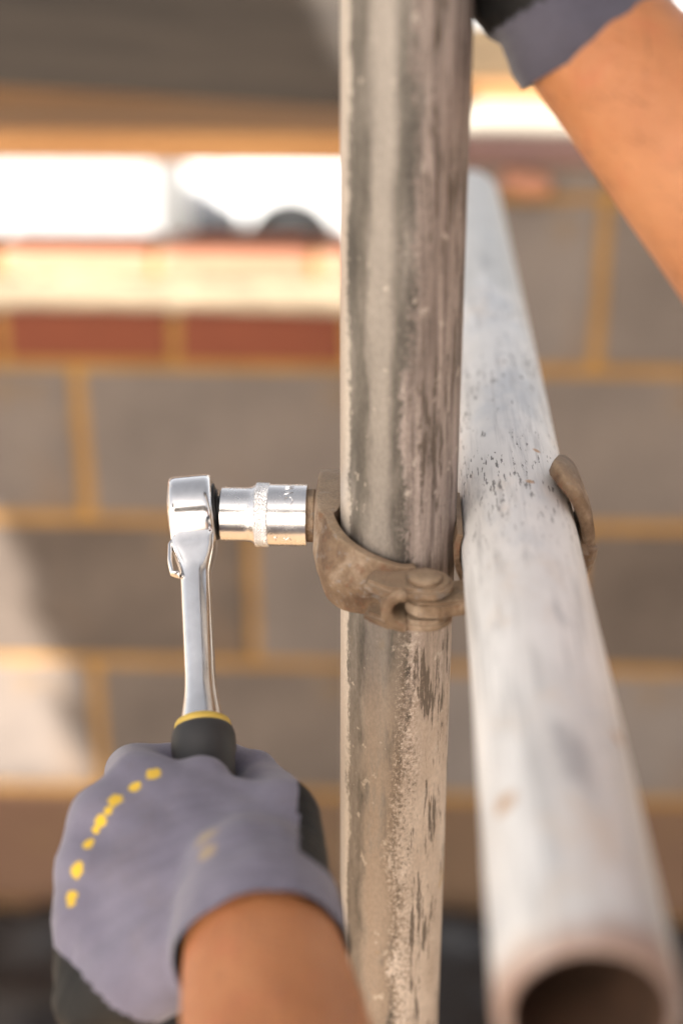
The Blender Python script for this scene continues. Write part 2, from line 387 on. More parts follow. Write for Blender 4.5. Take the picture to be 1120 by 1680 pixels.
MAT = dict(
    block=mat_block(), mortar=mat_mortar(),
    red=mat_brick('red_brick', (.18, .046, .018), (.13, .031, .013), (.22, .10, .035)),
    buff=mat_brick('brown_brick', (.135, .083, .046), (.098, .064, .039), (.16, .098, .045)),
    pink=mat_brick('facing_brick', (.50, .24, .15), (.40, .18, .11), (.55, .40, .26)),
    wood=mat_wood('golden_scaffold_board', (.48, .245, .09), (.36, .17, .06), (.20, .095, .038)),
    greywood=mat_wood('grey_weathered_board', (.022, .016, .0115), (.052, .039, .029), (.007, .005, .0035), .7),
    deckwood=mat_wood('worn_deck_board', (.34, .22, .12), (.25, .155, .08), (.15, .09, .05)),
    batten=mat_wood('yellow_batten', (.11, .075, .035), (.08, .052, .024), (.05, .032, .015)),
    standard=mat_standard(), transom=mat_transom(), rust=mat_rusty(),
    zinc=mat_plain('plain_zinc', (.30, .28, .26), .5, .5, .2, 60),
    chrome=mat_chrome('polished_chrome', .17, False), satin=mat_chrome('satin_chrome', .25, False), knurl=mat_chrome('knurled_chrome', .28, False), bore=mat_plain('rusty_bore', (.11, .058, .034), .9, 0, .3, 60),
    dark=mat_plain('blackened_steel', (.03, .028, .028), .45, .6),
    rubber=mat_plain('black_rubber', (.028, .027, .028), .55, 0, .15, 80, .0003),
    nitrile=mat_plain('black_nitrile_coating', (.010, .0095, .0095), .62, 0, .3, 140, .0005, .3),
    yellow=mat_plain('yellow_plastic', (.55, .38, .07), .5),
    skin=mat_skin(),
    shirt=mat_plain('navy_cotton', (.03, .035, .06), .9, 0, .2, 200, .0006),
    trousers=mat_plain('black_cotton', (.02, .02, .022), .9, 0, .2, 200, .0006),
    hair=mat_plain('brown_hair', (.06, .035, .02), .6, 0, .3, 300, .001),
    white=mat_plain('white_paint', (.62, .62, .62), .35, 0, .03, 3),
    cabin=mat_plain('white_cladding', (.34, .34, .34), .45, 0, .04, 2),
    trim=mat_plain('dark_grey_plastic', (.055, .057, .065), .6),
    tyre=mat_plain('tyre_rubber', (.03, .03, .031), .8), rim=mat_plain('silver_wheel', (.5, .5, .52), .35, .7),
    glass=mat_plain('dark_window_glass', (.03, .035, .04), .06, 0, .05, 3, 0, .8),
    lime=mat_plain('lime_plastic', (.45, .60, .05), .45),
    sheet=mat_plain('black_polythene', (.022, .022, .024), .32, 0, .2, 12),
    boot=mat_plain('boot_leather', (.035, .028, .022), .6),
)
def mat_ground():
    n = NT('pale_gravel'); c = n.coord(); a = n.noise(c, .6, 5, .6); f = n.noise(c, 25, 5, .75)
    col = n.mix(a, (.36, .31, .25), (.46, .42, .36)); col = n.mix(1.0, col, n.ramp(f, (.3, .75), (.7, 1.2)), 'MULTIPLY')
    return n.done(col, .95, 0, n.bump(f, .6, .02))
MAT['ground'] = mat_ground()

# ------------------------------------------------------------------ ground
g = link('ground', mesh('ground', [(-900, -900, 0), (900, -900, 0), (900, 900, 0), (-900, 900, 0)], [(0, 1, 2, 3)]), MAT['ground'])
tag(g, 'pale gravel ground of the building site', kind='structure')

# ------------------------------------------------------------------ cavity wall with a window opening
WY = 1.845
wall = empty('cavity_wall', (0, WY, 0), 'grey block and red brick cavity wall with yellow mortar and an open window gap', 'wall')
def zr(z): return CH + z                   # height from camera-relative metres
def slab(name, x0, x1, y0, y1, z0, z1, mat, parent, bev=0.0):
    me = box_mesh(name, x1 - x0, y1 - y0, z1 - z0, bev)
    for v in me.vertices: v.co += Vector(((x0 + x1) / 2, (y0 + y1) / 2, (z0 + z1) / 2))
    return link(name, me, mat, parent)
JW = .0075
BLK = [box_mesh('block', .450 - 2 * JW, .100, .225 - 2 * JW, .005, .0022, 1, random.Random(k)) for k in range(4)]
BRK = [box_mesh('brick', .225 - .011, .1025, .065, .004, .0018, 1, random.Random(20 + k)) for k in range(4)]
CAP = [box_mesh('brick', .225 - .011, .172, .065, .005, .002, 1, random.Random(40 + k)) for k in range(3)]
def piece(me, name, x, y, z, mat, sx=1.0, sz=1.0):
    o = bpy.data.objects.new(name, me); COL.objects.link(o)
    if not me.materials: me.materials.append(mat)
    o.parent = wall; o.location = Vector((x, y, z)) - wall.location; o.scale = (sx, 1, sz)
    return o
def lay_blocks(z_mid, joint, x0, x1, h=1.0):
    k0 = math.floor((x0 - joint) / .45)
    for k in range(k0, k0 + 14):
        a, b = joint + k * .45, joint + (k + 1) * .45
        a2, b2 = max(a, x0), min(b, x1)
        if b2 - a2 < .05: continue
        piece(random.choice(BLK), 'block', (a2 + b2) / 2, WY + .05 + random.uniform(-.001, .001), zr(z_mid), MAT['block'],
              (b2 - a2 - 2 * JW) / (.45 - 2 * JW), h)
XL, XR, JAMB, PIERL = -1.70, 1.45, .03, -1.10
# courses below the opening, from the joint at -0.663 downwards
lay_blocks(-.7755, -.422, XL, XR); lay_blocks(-1.0005, -.199, XL, XR); lay_blocks(-1.2255, -.430, XL, XR)
# the foot course is stained brown with mortar washings
BLKF = [box_mesh('block', .450 - 2 * JW, .100, .225 - 2 * JW, .005, .0022, 1, random.Random(60 + k)) for k in range(3)]
for k in range(-4, 4):
    a_, b_ = max(XL, -.199 + k * .45), min(XR, -.199 + (k + 1) * .45)
    if b_ - a_ > .05: piece(random.choice(BLKF), 'block', (a_ + b_) / 2, WY + .05, zr(-1.4505), MAT['buff'], (b_ - a_ - 2 * JW) / (.45 - 2 * JW))
MORT = MAT['mortar']
slab('mortar_bed', XL, XR, WY + .0045, WY + .098, zr(-1.563), zr(-.6575), MORT, wall)
lower = slab('plinth', XL, XR, WY + .003, WY + .10, 0.0, zr(-1.5635), MAT['block'], wall)
# piers either side of the opening
for (a, b, j1) in ((JAMB, XR, .251), (XL, PIERL, -.199)):
    lay_blocks(-.5505, j1, a, b)
    slab('mortar_bed', a + .003, b, WY + .0045, WY + .098, zr(-.657), zr(-.4005), MORT, wall)
    n_ = int((b - a) / .225) + 1
    for k in range(n_):
        xa, xb = a + k * .225, min(a + (k + 1) * .225, b)
        if xb - xa > .06: piece(BLK[k % 4], 'block', (xa + xb) / 2, WY + .05, zr(-.4175), MAT['block'], (xb - xa - .012) / (.45 - 2 * JW), .030 / .21)
# red brick course that closes the top of the wall under the opening
k = -7
CAPO = []
while True:
    xa, xb = -.292 + k * .225, -.292 + (k + 1) * .225
    k += 1
    if xa > JAMB - .03: break
    xa2, xb2 = max(xa, PIERL + .004), min(xb, JAMB - .004)
    if xb2 - xa2 < .05: continue
    CAPO.append(piece(random.choice(CAP), 'brick', (xa2 + xb2) / 2, WY + .088, zr(-.6255), MAT['red'], (xb2 - xa2 - .011) / .214))
slab('mortar_bed', PIERL + .003, JAMB - .003, WY + .006, WY + .168, zr(-.6572), zr(-.599), MORT, wall)
# outer leaf: facing brick, a course of its top shows beyond the cavity
OY = WY + .205
for r in range(5):
    z = -.598 - .075 * r + .0
    for kk in range(-7, 7):
        x = -.235 + (.1125 if r % 2 else 0) + kk * .225
        if XL + .11 < x < XR - .11: piece(random.choice(BRK), 'brick', x, OY + .051 + random.uniform(-.002, .002), zr(z), MAT['pink'])
slab('outer_mortar', XL, XR, OY + .003, OY + .0995, 0.0, zr(-.572), MORT, wall)
for (a, b) in ((JAMB + .08, XR), (XL, PIERL)):
    for r in range(2):
        z = -.523 + .075 * r
        for kk in range(7):
            x = a + .115 + kk * .225 + (.05 if r else 0)
            if x + .11 < b: piece(random.choice(BRK), 'brick', x, OY + .051, zr(z), MAT['pink'])
    slab('outer_mortar', a, b, OY + .003, OY + .0995, zr(-.5715), zr(-.413), MORT, wall)
# smeared mortar on the cap, lumpy
def lump_sheet(name, x0, x1, y0, y1, z, amp, mat, parent, nx=60, ny=12, seed=0.0, f=18):
    vs_, fs = [], []
    for j in range(ny + 1):
        for i in range(nx + 1):
            x = x0 + (x1 - x0) * i / nx; y = y0 + (y1 - y0) * j / ny
            e = min(i, nx - i, 2) / 2 * min(j, ny - j, 2) / 2
            h = noise.fractal(Vector((x * f, y * f, seed)), 1, 2, 3)
            vs_.append((x, y, z + (max(0, h * .6 + .35) * amp) * e - .0035 * (1 - e)))
    for j in range(ny):
        for i in range(nx):
            a = j * (nx + 1) + i; fs.append((a, a + 1, a + nx + 2, a + nx + 1))
    n0 = len(vs_)
    return link(name, mesh(name, vs_, fs), mat, parent, True)
bedmat = mat_plain('pale_mortar', (.34, .27, .18), .95, 0, .2, 25, .003)
lump_sheet('mortar_smear', PIERL + .02, JAMB - .05, WY + .012, WY + .160, zr(-.592), .010, bedmat, wall, 90, 14)

# ------------------------------------------------------------------ boards lying over the opening
def board_mesh(name, L, w, t, seed):
    bm = bmesh.new(); bmesh.ops.create_cube(bm, size=1)
    for v in bm.verts: v.co = Vector((v.co.x * L, v.co.y * w, v.co.z * t))
    bmesh.ops.bevel(bm, geom=[e for e in bm.edges], offset=.004, segments=2, affect='EDGES')
    bmesh.ops.subdivide_edges(bm, edges=[e for e in bm.edges if abs(e.verts[0].co.x - e.verts[1].co.x) > L * .5], cuts=14)
    for v in bm.verts: v.co += Vector((0, .0025 * noise.noise(Vector((v.co.x * 3, seed, 0))), .0015 * noise.noise(Vector((v.co.x * 3, seed + 9, v.co.y * 4)))))
    return bmesh_to(name, bm)
def board(name, loc, rot, L, w, t, mat, label, cat='board', group=None, seed=0):
    o = link(name, board_mesh(name, L, w, t, seed), mat); o.location = loc; o.rotation_euler = rot
    return tag(o, label, cat, group)
board('scaffold_board', (-.10, WY + .108, zr(-.379)), (0, 0, math.radians(.3)), 2.6, .222, .038, MAT['wood'],
      'golden brown plank spanning the window gap, the nearer of two lying side by side', group='planks over the opening', seed=1)
nb_ = bpy.data.objects['scaffold_board']; nb_.data.materials.append(mat_edge()); nb_.data.materials.append(mat_plain('sunlit_top_wood', (.50, .44, .35), .9, 0, .25, 9))  # pale top paints in the sunlight on this end of the plank
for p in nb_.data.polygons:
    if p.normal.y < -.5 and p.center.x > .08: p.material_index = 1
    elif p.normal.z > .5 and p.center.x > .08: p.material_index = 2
board('scaffold_board', (-.04, WY + .345, zr(-.379)), (0, 0, math.radians(-.3)), 2.7, .222, .038, MAT['wood'],
      'sunlit plank on the wall top, the farther of two lying side by side', group='planks over the opening', seed=2)
board('timber_batten', (.05, WY + .405, zr(-.322)), (0, 0, 0), 2.4, .05, .074, MAT['batten'],
      'yellow timber batten lying along the back edge of the sunlit planks', 'batten', seed=3)
# broken brick packed under the plank
bm = bmesh.new(); bmesh.ops.create_icosphere(bm, subdivisions=3, radius=1)
for v in bm.verts:
    v.co = Vector((max(-.8, min(.8, v.co.x)) * .036, max(-.75, min(.75, v.co.y)) * .03, max(-.7, min(.7, v.co.z)) * .016)) * (1 + .22 * noise.noise(v.co * 2.2))
chip = link('broken_brick', bmesh_to('broken_brick', bm), MAT['pink'], None, True)
chip.location = V(150, 1822, -413); chip.rotation_euler = (0, .15, .2)
tag(chip, 'pinkish broken brick chip wedged under the plank beside the tube end', 'brick chip')

# grey board on edge above the opening, tied to a hidden standard
A, B = V(-820, 1791, -276 + 112), V(-32, 1791, -321 + 112)
ang = math.atan2((B - A).z, (B - A).x)
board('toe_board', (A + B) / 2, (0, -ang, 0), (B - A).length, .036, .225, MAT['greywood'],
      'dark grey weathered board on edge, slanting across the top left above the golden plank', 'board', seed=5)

# ------------------------------------------------------------------ scaffold tubes
vt = link('scaffold_standard', tube_mesh('scaffold_standard', V(0, 0, -1549), V(0, 0, 900), rings=60), MAT['standard'], None, True)
me = vt.data
for v in me.vertices: v.co.z -= CH         # local origin at camera height on the tube's axis
vt.location = V(.5, 568, 0)
tag(vt, 'upright weathered scaffold tube crusted with cement, held by the coupler', 'scaffold tube')
TX, TZ = 51.0, -277.0
ht = link('scaffold_transom', tube_mesh('scaffold_transom', V(TX, 292, TZ), V(TX, 1158, TZ), rings=40), MAT['transom'], None, True)
ht.data.materials.append(MAT['bore']); vt.data.materials.append(MAT['bore'])
for o_ in (ht, vt):
    nf = len(o_.data.polygons)
    for p in o_.data.polygons:
        if p.index >= nf - 2 * 72: p.material_index = 1
tag(ht, 'pale galvanised scaffold tube running back to the wall, open rusty end nearest', 'scaffold tube')
for k, (x, y, z0, z1, lab) in enumerate(((-36, 1744, -3600, -130, 'plain scaffold tube standing hidden behind the crusted upright, by the wall'),
                                          (-1250, 1744, -3600, 1200, 'plain scaffold tube standing left of the window gap'))):
    o = link('scaffold_tube', tube_mesh('scaffold_tube', V(x, y, z0), V(x, y, z1), rings=8, n=32), MAT['zinc'], None, True)
    tag(o, lab, 'scaffold tube')

# ------------------------------------------------------------------ coupler
cp = empty('tube_coupler', V(20, 560, -300), 'rusty brown right-angle coupler clamping the upright tube to the pale tube', 'coupler')
R0 = 29.0
path, hs, th = [], [], []
TCX, TCY = .5, 568.0
for k in range(9):                          # straight lug, back to front, on the left of the upright
    y = 66 - 66 * k / 9.0; path.append((-R0 - 1.5, y)); hs.append(None)
for k in range(37):
    a = math.radians(180 + 106 * k / 36); path.append(((R0 + 1.5 * (1 - k / 36)) * math.cos(a), (R0 + 1.5 * (1 - k / 36)) * math.sin(a))); hs.append(None)
n_ = len(path)
def cz(t): return -285.5 - 2.5 * (max(0, t - .25) / .75) ** 1.1
P3 = [V(TCX + p[0], TCY + p[1], cz(i / (n_ - 1))) for i, p in enumerate(path)]
def flap_prof(i, t):
    lug = max(0, min(1, (.26 - t) / .10))
    if t < .12: rd = math.sqrt(max(0.0, 1 - ((.12 - t) / .12) ** 2)) * .92; hu = 18.8 * rd + 1.5; hl = 11.0 * rd + 1.0
    else:
        hu = 18.8 - 9.0 * min(1, max(0, (t - .30) / .60))
        hl = 11.0 + 5.0 * max(0, min(1, (t - .16) / .25)) - 5.5 * min(1, max(0, (t - .55) / .40))
    tk = 4.0 + 2.4 * math.exp(-((t - .50) / .22) ** 2) + 1.6 * lug
    hu /= 1000; hl /= 1000; tk /= 1000; ti = .0038 + .0052 * max(0, min(1, (.22 - t) / .08))
    return [(-ti, -hl), (-ti, -hl * .4), (-ti, hu * .4), (-ti, hu - .0012), (-ti, hu - .0004), (-ti + .0004, hu), (tk * (.10 + .75 * lug) - .0006, hu),
            (tk * (.10 + .75 * lug), hu * .985), (tk * (.30 + .67 * lug), hu * (.88 - .1 * lug)), (tk * .97, hu * .06), (tk, -hl * .02), (tk * .96, -hl * .10),
            (tk * (.5 + .45 * lug), -hl * (.84 - .1 * lug)), (tk * (.35 + .5 * lug), -hl * .96), (tk * .1, -hl), (-ti + .0008, -hl)]
vs_, fs = sweep(P3, flap_prof)
fl = fix_normals(mesh('flap', vs_, fs))
smooth_by_angle(fl, 50)
flap = link('flap', fl, MAT['rust'], cp)
sd = flap.modifiers.new('s', 'SUBSURF'); sd.levels = 2; sd.render_levels = 2
# check which side is out
# hinge ears: two rounded plates with a gap, pin through them
HX, HY = 12.5, 531.0
def ear(z0, z1, x_in, name):
    bm = bmesh.new(); pts = []
    for k in range(17):
        a = math.radians(-95 + 190 * k / 16); pts.append((HX + 10.5 * math.cos(a), HY + 10.5 * math.sin(a)))
    pts += [(HX - x_in, HY + 11.5), (HX - x_in - 3, HY - 2), (HX - x_in + 6, HY - 9.0)]
    lo = [bm.verts.new(V(x, y, z0)) for x, y in pts]; hi = [bm.verts.new(V(x, y, z1)) for x, y in pts]
    bm.faces.new(lo); bm.faces.new(hi[::-1])
    for k in range(len(pts)): bm.faces.new((lo[k], lo[(k + 1) % len(pts)], hi[(k + 1) % len(pts)], hi[k]))
    bmesh.ops.recalc_face_normals(bm, faces=bm.faces[:])
    bmesh.ops.bevel(bm, geom=[e for e in bm.edges if e.is_manifold and e.calc_face_angle(0) > 1.2], offset=.0016, segments=3, affect='EDGES')
    me = bmesh_to(name, bm); smooth_by_angle(me, 40); return link(name, me, MAT['rust'], cp)
ear(-284.2, -279.0, 22, 'hinge_ear'); ear(-298.0, -293.2, 22, 'hinge_ear')
# curl joining the two ears on the left
cu = [V(HX - 8 - 8.0 * math.sin(math.pi * k / 14), HY - .5, -288.6 + 7.0 * math.cos(math.pi * k / 14)) for k in range(15)]
vs_, fs = sweep(cu, lambda i, t: circ(1, 20, .0025, .0104, 6), up=Vector((0, 1, 0)))
link('hinge_knuckle', fix_normals(mesh('hinge_knuckle', vs_, fs)), MAT['rust'], cp, True)
vs_, fs = lathe(V(HX - 1, HY - .5, -300), ZV, [(0, .004), (.001, .0052), (.0208, .0052), (.0211, .0070), (.0224, .0071), (.0232, .0062), (.0235, .002)], 28)
link('hinge_pin', fix_normals(mesh('hinge_pin', vs_, fs)), MAT['rust'], cp, True)
# tongue of the saddle between the ears, and the saddle between the tubes
bm = bmesh.new()
tp = [(HX - 9, HY - 4), (HX - 4, HY - 9), (HX + 6, HY - 9.5), (HX + 20, HY - 4), (HX + 31, HY + 3), (HX + 31, HY + 20), (HX + 20, HY + 16), (HX + 4, HY + 9), (HX - 7, HY + 7)]
lo = [bm.verts.new(V(x, y, -292.4)) for x, y in tp]; hi = [bm.verts.new(V(x, y, -285.2)) for x, y in tp]
bm.faces.new(lo); bm.faces.new(hi[::-1])
for k in range(len(tp)): bm.faces.new((lo[k], lo[(k + 1) % len(tp)], hi[(k + 1) % len(tp)], hi[k]))
bmesh.ops.recalc_face_normals(bm, faces=bm.faces[:]); bmesh.ops.bevel(bm, geom=bm.edges[:], offset=.0014, segments=2, affect='EDGES')
link('saddle_tongue', bmesh_to('saddle_tongue', bm), MAT['rust'], cp)
sp_ = [V(TX - 26.4 * math.cos(math.radians(a)), 572, TZ - 26.4 * math.sin(math.radians(a))) for a in range(-18, 181, 9)]
vs_, fs = sweep(sp_, lambda i, t: [(-.0012, -.021), (-.0012, .021), (.0012, .021), (.0012, -.021)], up=Vector((0, 1, 0)))
link('saddle', fix_normals(mesh('saddle', vs_, fs)), MAT['rust'], cp)
# bolt behind the upright, nut on the left lug
NZ, NY = -286.0, 603.0
vs_, fs = lathe(V(-52, NY, NZ), Vector((1, 0, 0)), [(0, .0045), (.001, .0058), (.076, .0058), (.077, .004)], 20)
link('bolt', fix_normals(mesh('bolt', vs_, fs)), MAT['rust'], cp, True)
vs_, fs = lathe(V(-42.5, NY, NZ), Vector((1, 0, 0)), [(0, .0098), (.0012, .0116), (.0070, .0121), (.0076, .0135), (.0090, .0138), (.0094, .0125)], 6)
vs_, fs = lathe(V(-42.5, NY, NZ), Vector((1, 0, 0)), [(0, .0100), (.0010, .0118), (.0058, .0119), (.0066, .0112)], 48,
                rfun=lambda i, d, a: -.0011 * (1 - math.cos(6 * a)) * .5)
nut = link('nut', fix_normals(mesh('nut', vs_, fs)), MAT['rust'], cp); smooth_by_angle(nut.data, 30)
# second flap, round the right side of the pale tube
P2 = []
for k in range(31):
    a = math.radians(64 - 150 * k / 30); rr = 28.6 + 2.2 * math.exp(-((k - 2) / 4.0) ** 2)
    P2.append(V(TX + rr * math.cos(a), 578, TZ + rr * math.sin(a)))
def flap2(i, t):
    w = .0165 * (math.sqrt(max(.02, 1 - ((.16 - t) / .16) ** 2)) if t < .16 else 1.0)
    return [(b, a) for a, b in [(-w, -.0028), (0, -.0028), (w, -.0028), (w + .0006, 0), (w, .0026), (0, .0034), (-w, .0026), (-w - .0006, 0)]]
vs_, fs = sweep(P2, flap2, up=Vector((0, 1, 0)))
f2 = link('flap', fix_normals(mesh('flap', vs_, fs)), MAT['rust'], cp, True)
# sweep() lays the first profile axis across the travel; turn it so the width lies along the tube
f2.data.vertices[0].co = f2.data.vertices[0].co
vs_, fs = sweep([V(TX + 28.5 * math.cos(math.radians(a)), 561, TZ + 28.5 * math.sin(math.radians(a))) for a in (-2, -8, -14, -20, -26, -32)],
                lambda i, t: circ(.0040, 10), up=Vector((0, 1, 0)))
link('flap_lip', fix_normals(mesh('flap_lip', vs_, fs)), MAT['rust'], cp, True)

# ------------------------------------------------------------------ socket on the nut
XA = Vector((1, 0, 0))
SX0, SX1 = -78.2, -39.6
sk = empty('impact_socket', V(-58, NY, NZ), 'satin chrome hex socket with a knurled ring, pushed on the rusty nut', 'socket')
def so(px): return (px - 358) / 142.0 * (SX1 - SX0) / 1000
prof = [(0, .0068), (0, .0112), (.0006, .0119), (so(398), .0119), (so(404), .0120), (so(409), .0124), (so(413), .0131), (so(416), .0135), (so(420), .0137),
        (so(437), .0137), (so(439), .01365), (so(499), .01365), (so(500), .0131), (so(500), .0121), (so(499), .0118), (.024, .0112), (.024, .004)]
vs_, fs = lathe(V(SX0, NY, NZ), XA, prof, 96, cap=False)
sb = link('socket_body', fix_normals(mesh('socket_body', vs_, fs)), MAT['satin'], sk); smooth_by_angle(sb.data, 30)
kn = []
NR, NA = 24, 300
x0k, x1k = so(415.5), so(437.5)
for i in range(NR + 1): kn.append((x0k + (x1k - x0k) * i / NR, .01405))
def kf(i, d, a):
    u = a * .01405 / .00155 ; v = (d - x0k) / .00155
    p, q = (u + v) , (u - v)
    h = max(abs(((p) % 1) - .5), abs(((q) % 1) - .5)) * 2
    e = 1 if 0 < i < NR else -.6
    return (.00042 * (1 - max(0, h - .45) / .55) - .0002) if e > 0 else -.0004
vs_, fs = lathe(V(SX0, NY, NZ), XA, kn, NA, cap=False, rfun=kf)
link('knurled_band', fix_normals(mesh('knurled_band', vs_, fs)), MAT['knurl'], sk)
# raised marks stamped on the barrel
def stroke(name, pts, r=.00022):
    out = []
    for xx, ang_ in pts:
        a = math.radians(ang_); rr = .01368
        out.append(V(SX0, NY, NZ) + Vector((so(xx), -rr * math.cos(a), rr * math.sin(a))))
    vs_, fs = sweep(out, lambda i, t: circ(r, 8), up=XA if abs((out[-1] - out[0]).normalized().x) < .8 else ZV)
    link(name, fix_normals(mesh(name, vs_, fs)), MAT['chrome'], sk, True)
oval = [(471 + 7 * math.cos(k * math.pi / 10), 53 + 8.5 * math.sin(k * math.pi / 10)) for k in range(21)]
stroke('stamped_mark', oval)
stroke('stamped_mark', [(464, 68), (478, 72), (464, 76)]); stroke('stamped_mark', [(464, 83), (478, 86)]); stroke('stamped_mark', [(464, 90), (478, 93)])
stroke('stamped_mark', [(448, -21), (454, -21)]); stroke('stamped_mark', [(451, -21), (451, -29)])
stroke('stamped_mark', [(464, -21), (468, -28), (472, -21), (476, -28)])

# ------------------------------------------------------------------ ratchet
RH = V(-90.8, NY, NZ)
GT = PX(333, 1196, 611.0)                   # where the grip begins
ax = (GT - RH).normalized()
nn = ax.cross(XA).normalized(); xx_ = nn.cross(ax).normalized()
rt = empty('ratchet_wrench', RH, 'chrome ratchet wrench with a black rubber grip, held in the lower glove', 'wrench')
LG = (GT - RH).length
def rsec(s):
    """half width in the head's plane, half thickness, exponent"""
    s *= 1000
    if s < 15: w = math.sqrt(max(0.3, 17.0 ** 2 - s * s)); w = max(w, 3.0); t = 9.9 - .9 * max(0, (-s - 12) / 5) ; p = 7
    elif s < 34:
        k = (s - 15) / 19; k = k * k * (3 - 2 * k); w = 8.0 * (1 - k) + 6.3 * k; t = 9.9 * (1 - k) + 6.6 * k; p = 7 - 4.4 * k
    elif s < 80: k = (s - 34) / 46; w = 6.3 - .3 * k; t = 6.6 - .2 * k; p = 2.6 - .3 * k
    else: k = min(1, (s - 80) / 24); k = k * k; w = 6.0 + 2.6 * k; t = 6.4 + 2.8 * k; p = 2.3 - .1 * k
    return w / 1000, t / 1000, p
vs_, fs = [], []
ss = [-.0168, -.0164, -.0155, -.014, -.012, -.009, -.005, 0, .005, .009, .0125, .0148, .017, .019, .0215, .024, .0265, .029, .0315, .034, .038, .045, .055, .065, .075, .082, .087, .091, .095, .099, LG - .001]
NS = 48
for s in ss:
    w, t, p = rsec(s)
    for a, b in circ(1, NS, t, w, p): vs_.append(RH + ax * s + xx_ * a + nn * b)
for i in range(len(ss) - 1):
    for j in range(NS): fs.append((i * NS + j, i * NS + (j + 1) % NS, (i + 1) * NS + (j + 1) % NS, (i + 1) * NS + j))
fs.append(tuple(range(NS))); fs.append(tuple((len(ss) - 1) * NS + j for j in range(NS)))
hd = link('steel_body', fix_normals(mesh('steel_body', vs_, fs)), MAT['chrome'], rt); smooth_by_angle(hd.data, 42)
# round cover plates on the two faces of the head
vs_, fs = lathe(RH - xx_ * .0104, xx_, [(0, .010), (.0006, .0128), (.0012, .0130)], 48)
link('cover_plate', fix_normals(mesh('cover_plate', vs_, fs)), MAT['chrome'], rt)
vs_, fs = lathe(RH + xx_ * .0088, xx_, [(0, .0128), (.0018, .0126), (.0024, .0100), (.0029, .0100), (.0030, .0068), (.0125, .0064)], 40)
link('drive_collar', fix_normals(mesh('drive_collar', vs_, fs)), MAT['dark'], rt)
lv = [RH - xx_ * 0.0089 + ax * .017 + nn * .004, RH - xx_ * 0.0102 + ax * .019 + nn * .004, RH - xx_ * 0.0106 + ax * .027 + nn * .004, RH - xx_ * 0.0096 + ax * .0335 + nn * .004, RH - xx_ * .0066 + ax * .0340 + nn * .004]
vs_, fs = sweep(lv, lambda i, t: circ(.0011, 10, 1, 2.6), up=nn)
link('reverse_lever', fix_normals(mesh('reverse_lever', vs_, fs)), MAT['chrome'], rt, True)
vs_, fs = lathe(GT - ax * .0035, ax, [(0, .0085), (.0004, .0103), (.0012, .0113), (.0042, .0119), (.0044, .009)], 48)
link('collar_ring', fix_normals(mesh('collar_ring', vs_, fs)), MAT['yellow'], rt, True)
gp = [(0, .009), (0, .0118), (.0012, .0126), (.004, .0131), (.009, .0131), (.012, .0124), (.02, .0124), (.035, .0135), (.06, .0142), (.09, .0138), (.104, .0142), (.110, .0135), (.112, .010), (.1125, .002)]
vs_, fs = lathe(GT + ax * .0005, ax, gp, 48)
link('rubber_grip', fix_normals(mesh('rubber_grip', vs_, fs)), MAT['rubber'], rt, True)

# ------------------------------------------------------------------ the worker
pr = empty('person', V(250, 110, -1550), 'worker in grey gloves, one bare arm low at the wrench, one reaching up', 'person')
def ctr(L): return GT + ax * ((L - 105) / 1000)
def vm(c, r, u, f): return c + (RV * r + UV * u + FV * f) / 1000
# left hand round the grip
WRI = C(-31, -137, 536); CUF = C(-27.5, -148.5, 513)
mcp = [PX(229, 1287, 583), PX(176, 1350, 572), PX(146, 1428, 562), PX(142, 1502, 556)]
Ls = [124, 145, 165, 183]
caps = []
tips = [((-32, -4, 24), (-4, -4, 31), (19, -4, 20)), ((-34, -4, 26), (-5, -4, 32), (20, -4, 20)), ((-35, -4, 27), (-6, -3, 32), (19, -3, 20)), ((-35, -3, 24), (-8, -2, 30), (15, -2, 21))]
fr = [(13.2, 12.3, 11.3, 10.2), (13.4, 12.5, 11.5, 10.4), (13.2, 12.2, 11.2, 10.2), (12.4, 11.2, 10.2, 9.3)]
for i in range(4):
    c0 = ctr(Ls[i]); p = [vm(c0, *d) for d in tips[i]]; r = [q / 1000 for q in fr[i]]
    caps += [(mcp[i], p[0], r[0], r[1]), (p[0], p[1], r[1], r[2]), (p[1], p[2], r[2], r[3])]
    caps.append((WRI, mcp[i], .021, r[0] + .0005))
caps += [(mcp[0], mcp[1], .0132, .0134), (mcp[1], mcp[2], .0134, .0132), (mcp[2], mcp[3], .0132, .0124)]
for i in range(3):
    a_, b_ = vm(ctr(Ls[i]), *tips[i][0]), vm(ctr(Ls[i + 1]), *tips[i + 1][0]); caps += [(mcp[i].lerp(a_, .5), mcp[i + 1].lerp(b_, .5), .0118, .0116)]
TH0, TH1 = PX(452, 1420, 548), PX(464, 1342, 566)
TH2, TH3 = vm(ctr(124), 23, -10, 14), vm(ctr(118), 2, -6, 32)
caps += [(WRI, TH0, .022, .020), (TH0, TH1, .020, .0150), (TH1, TH2, .0145, .0125), (TH2, TH3, .0125, .0105)]
caps += [(mcp[0], TH1, .0115, .0115), (mcp[0], TH0, .014, .018), (mcp[1], TH0, .016, .018), (PX(330, 1290, 580), PX(330, 1360, 570), .0125, .016)]
caps += [(WRI, PX(225, 1590, 545), .023, .021), (PX(225, 1590, 545), mcp[3], .021, .0135), (PX(225, 1590, 545), PX(165, 1630, 552), .020, .018), (PX(165, 1630, 552), mcp[3], .018, .0130)]
fd = (CUF - WRI).normalized()
caps += [(WRI, CUF, .0290, .0312)]
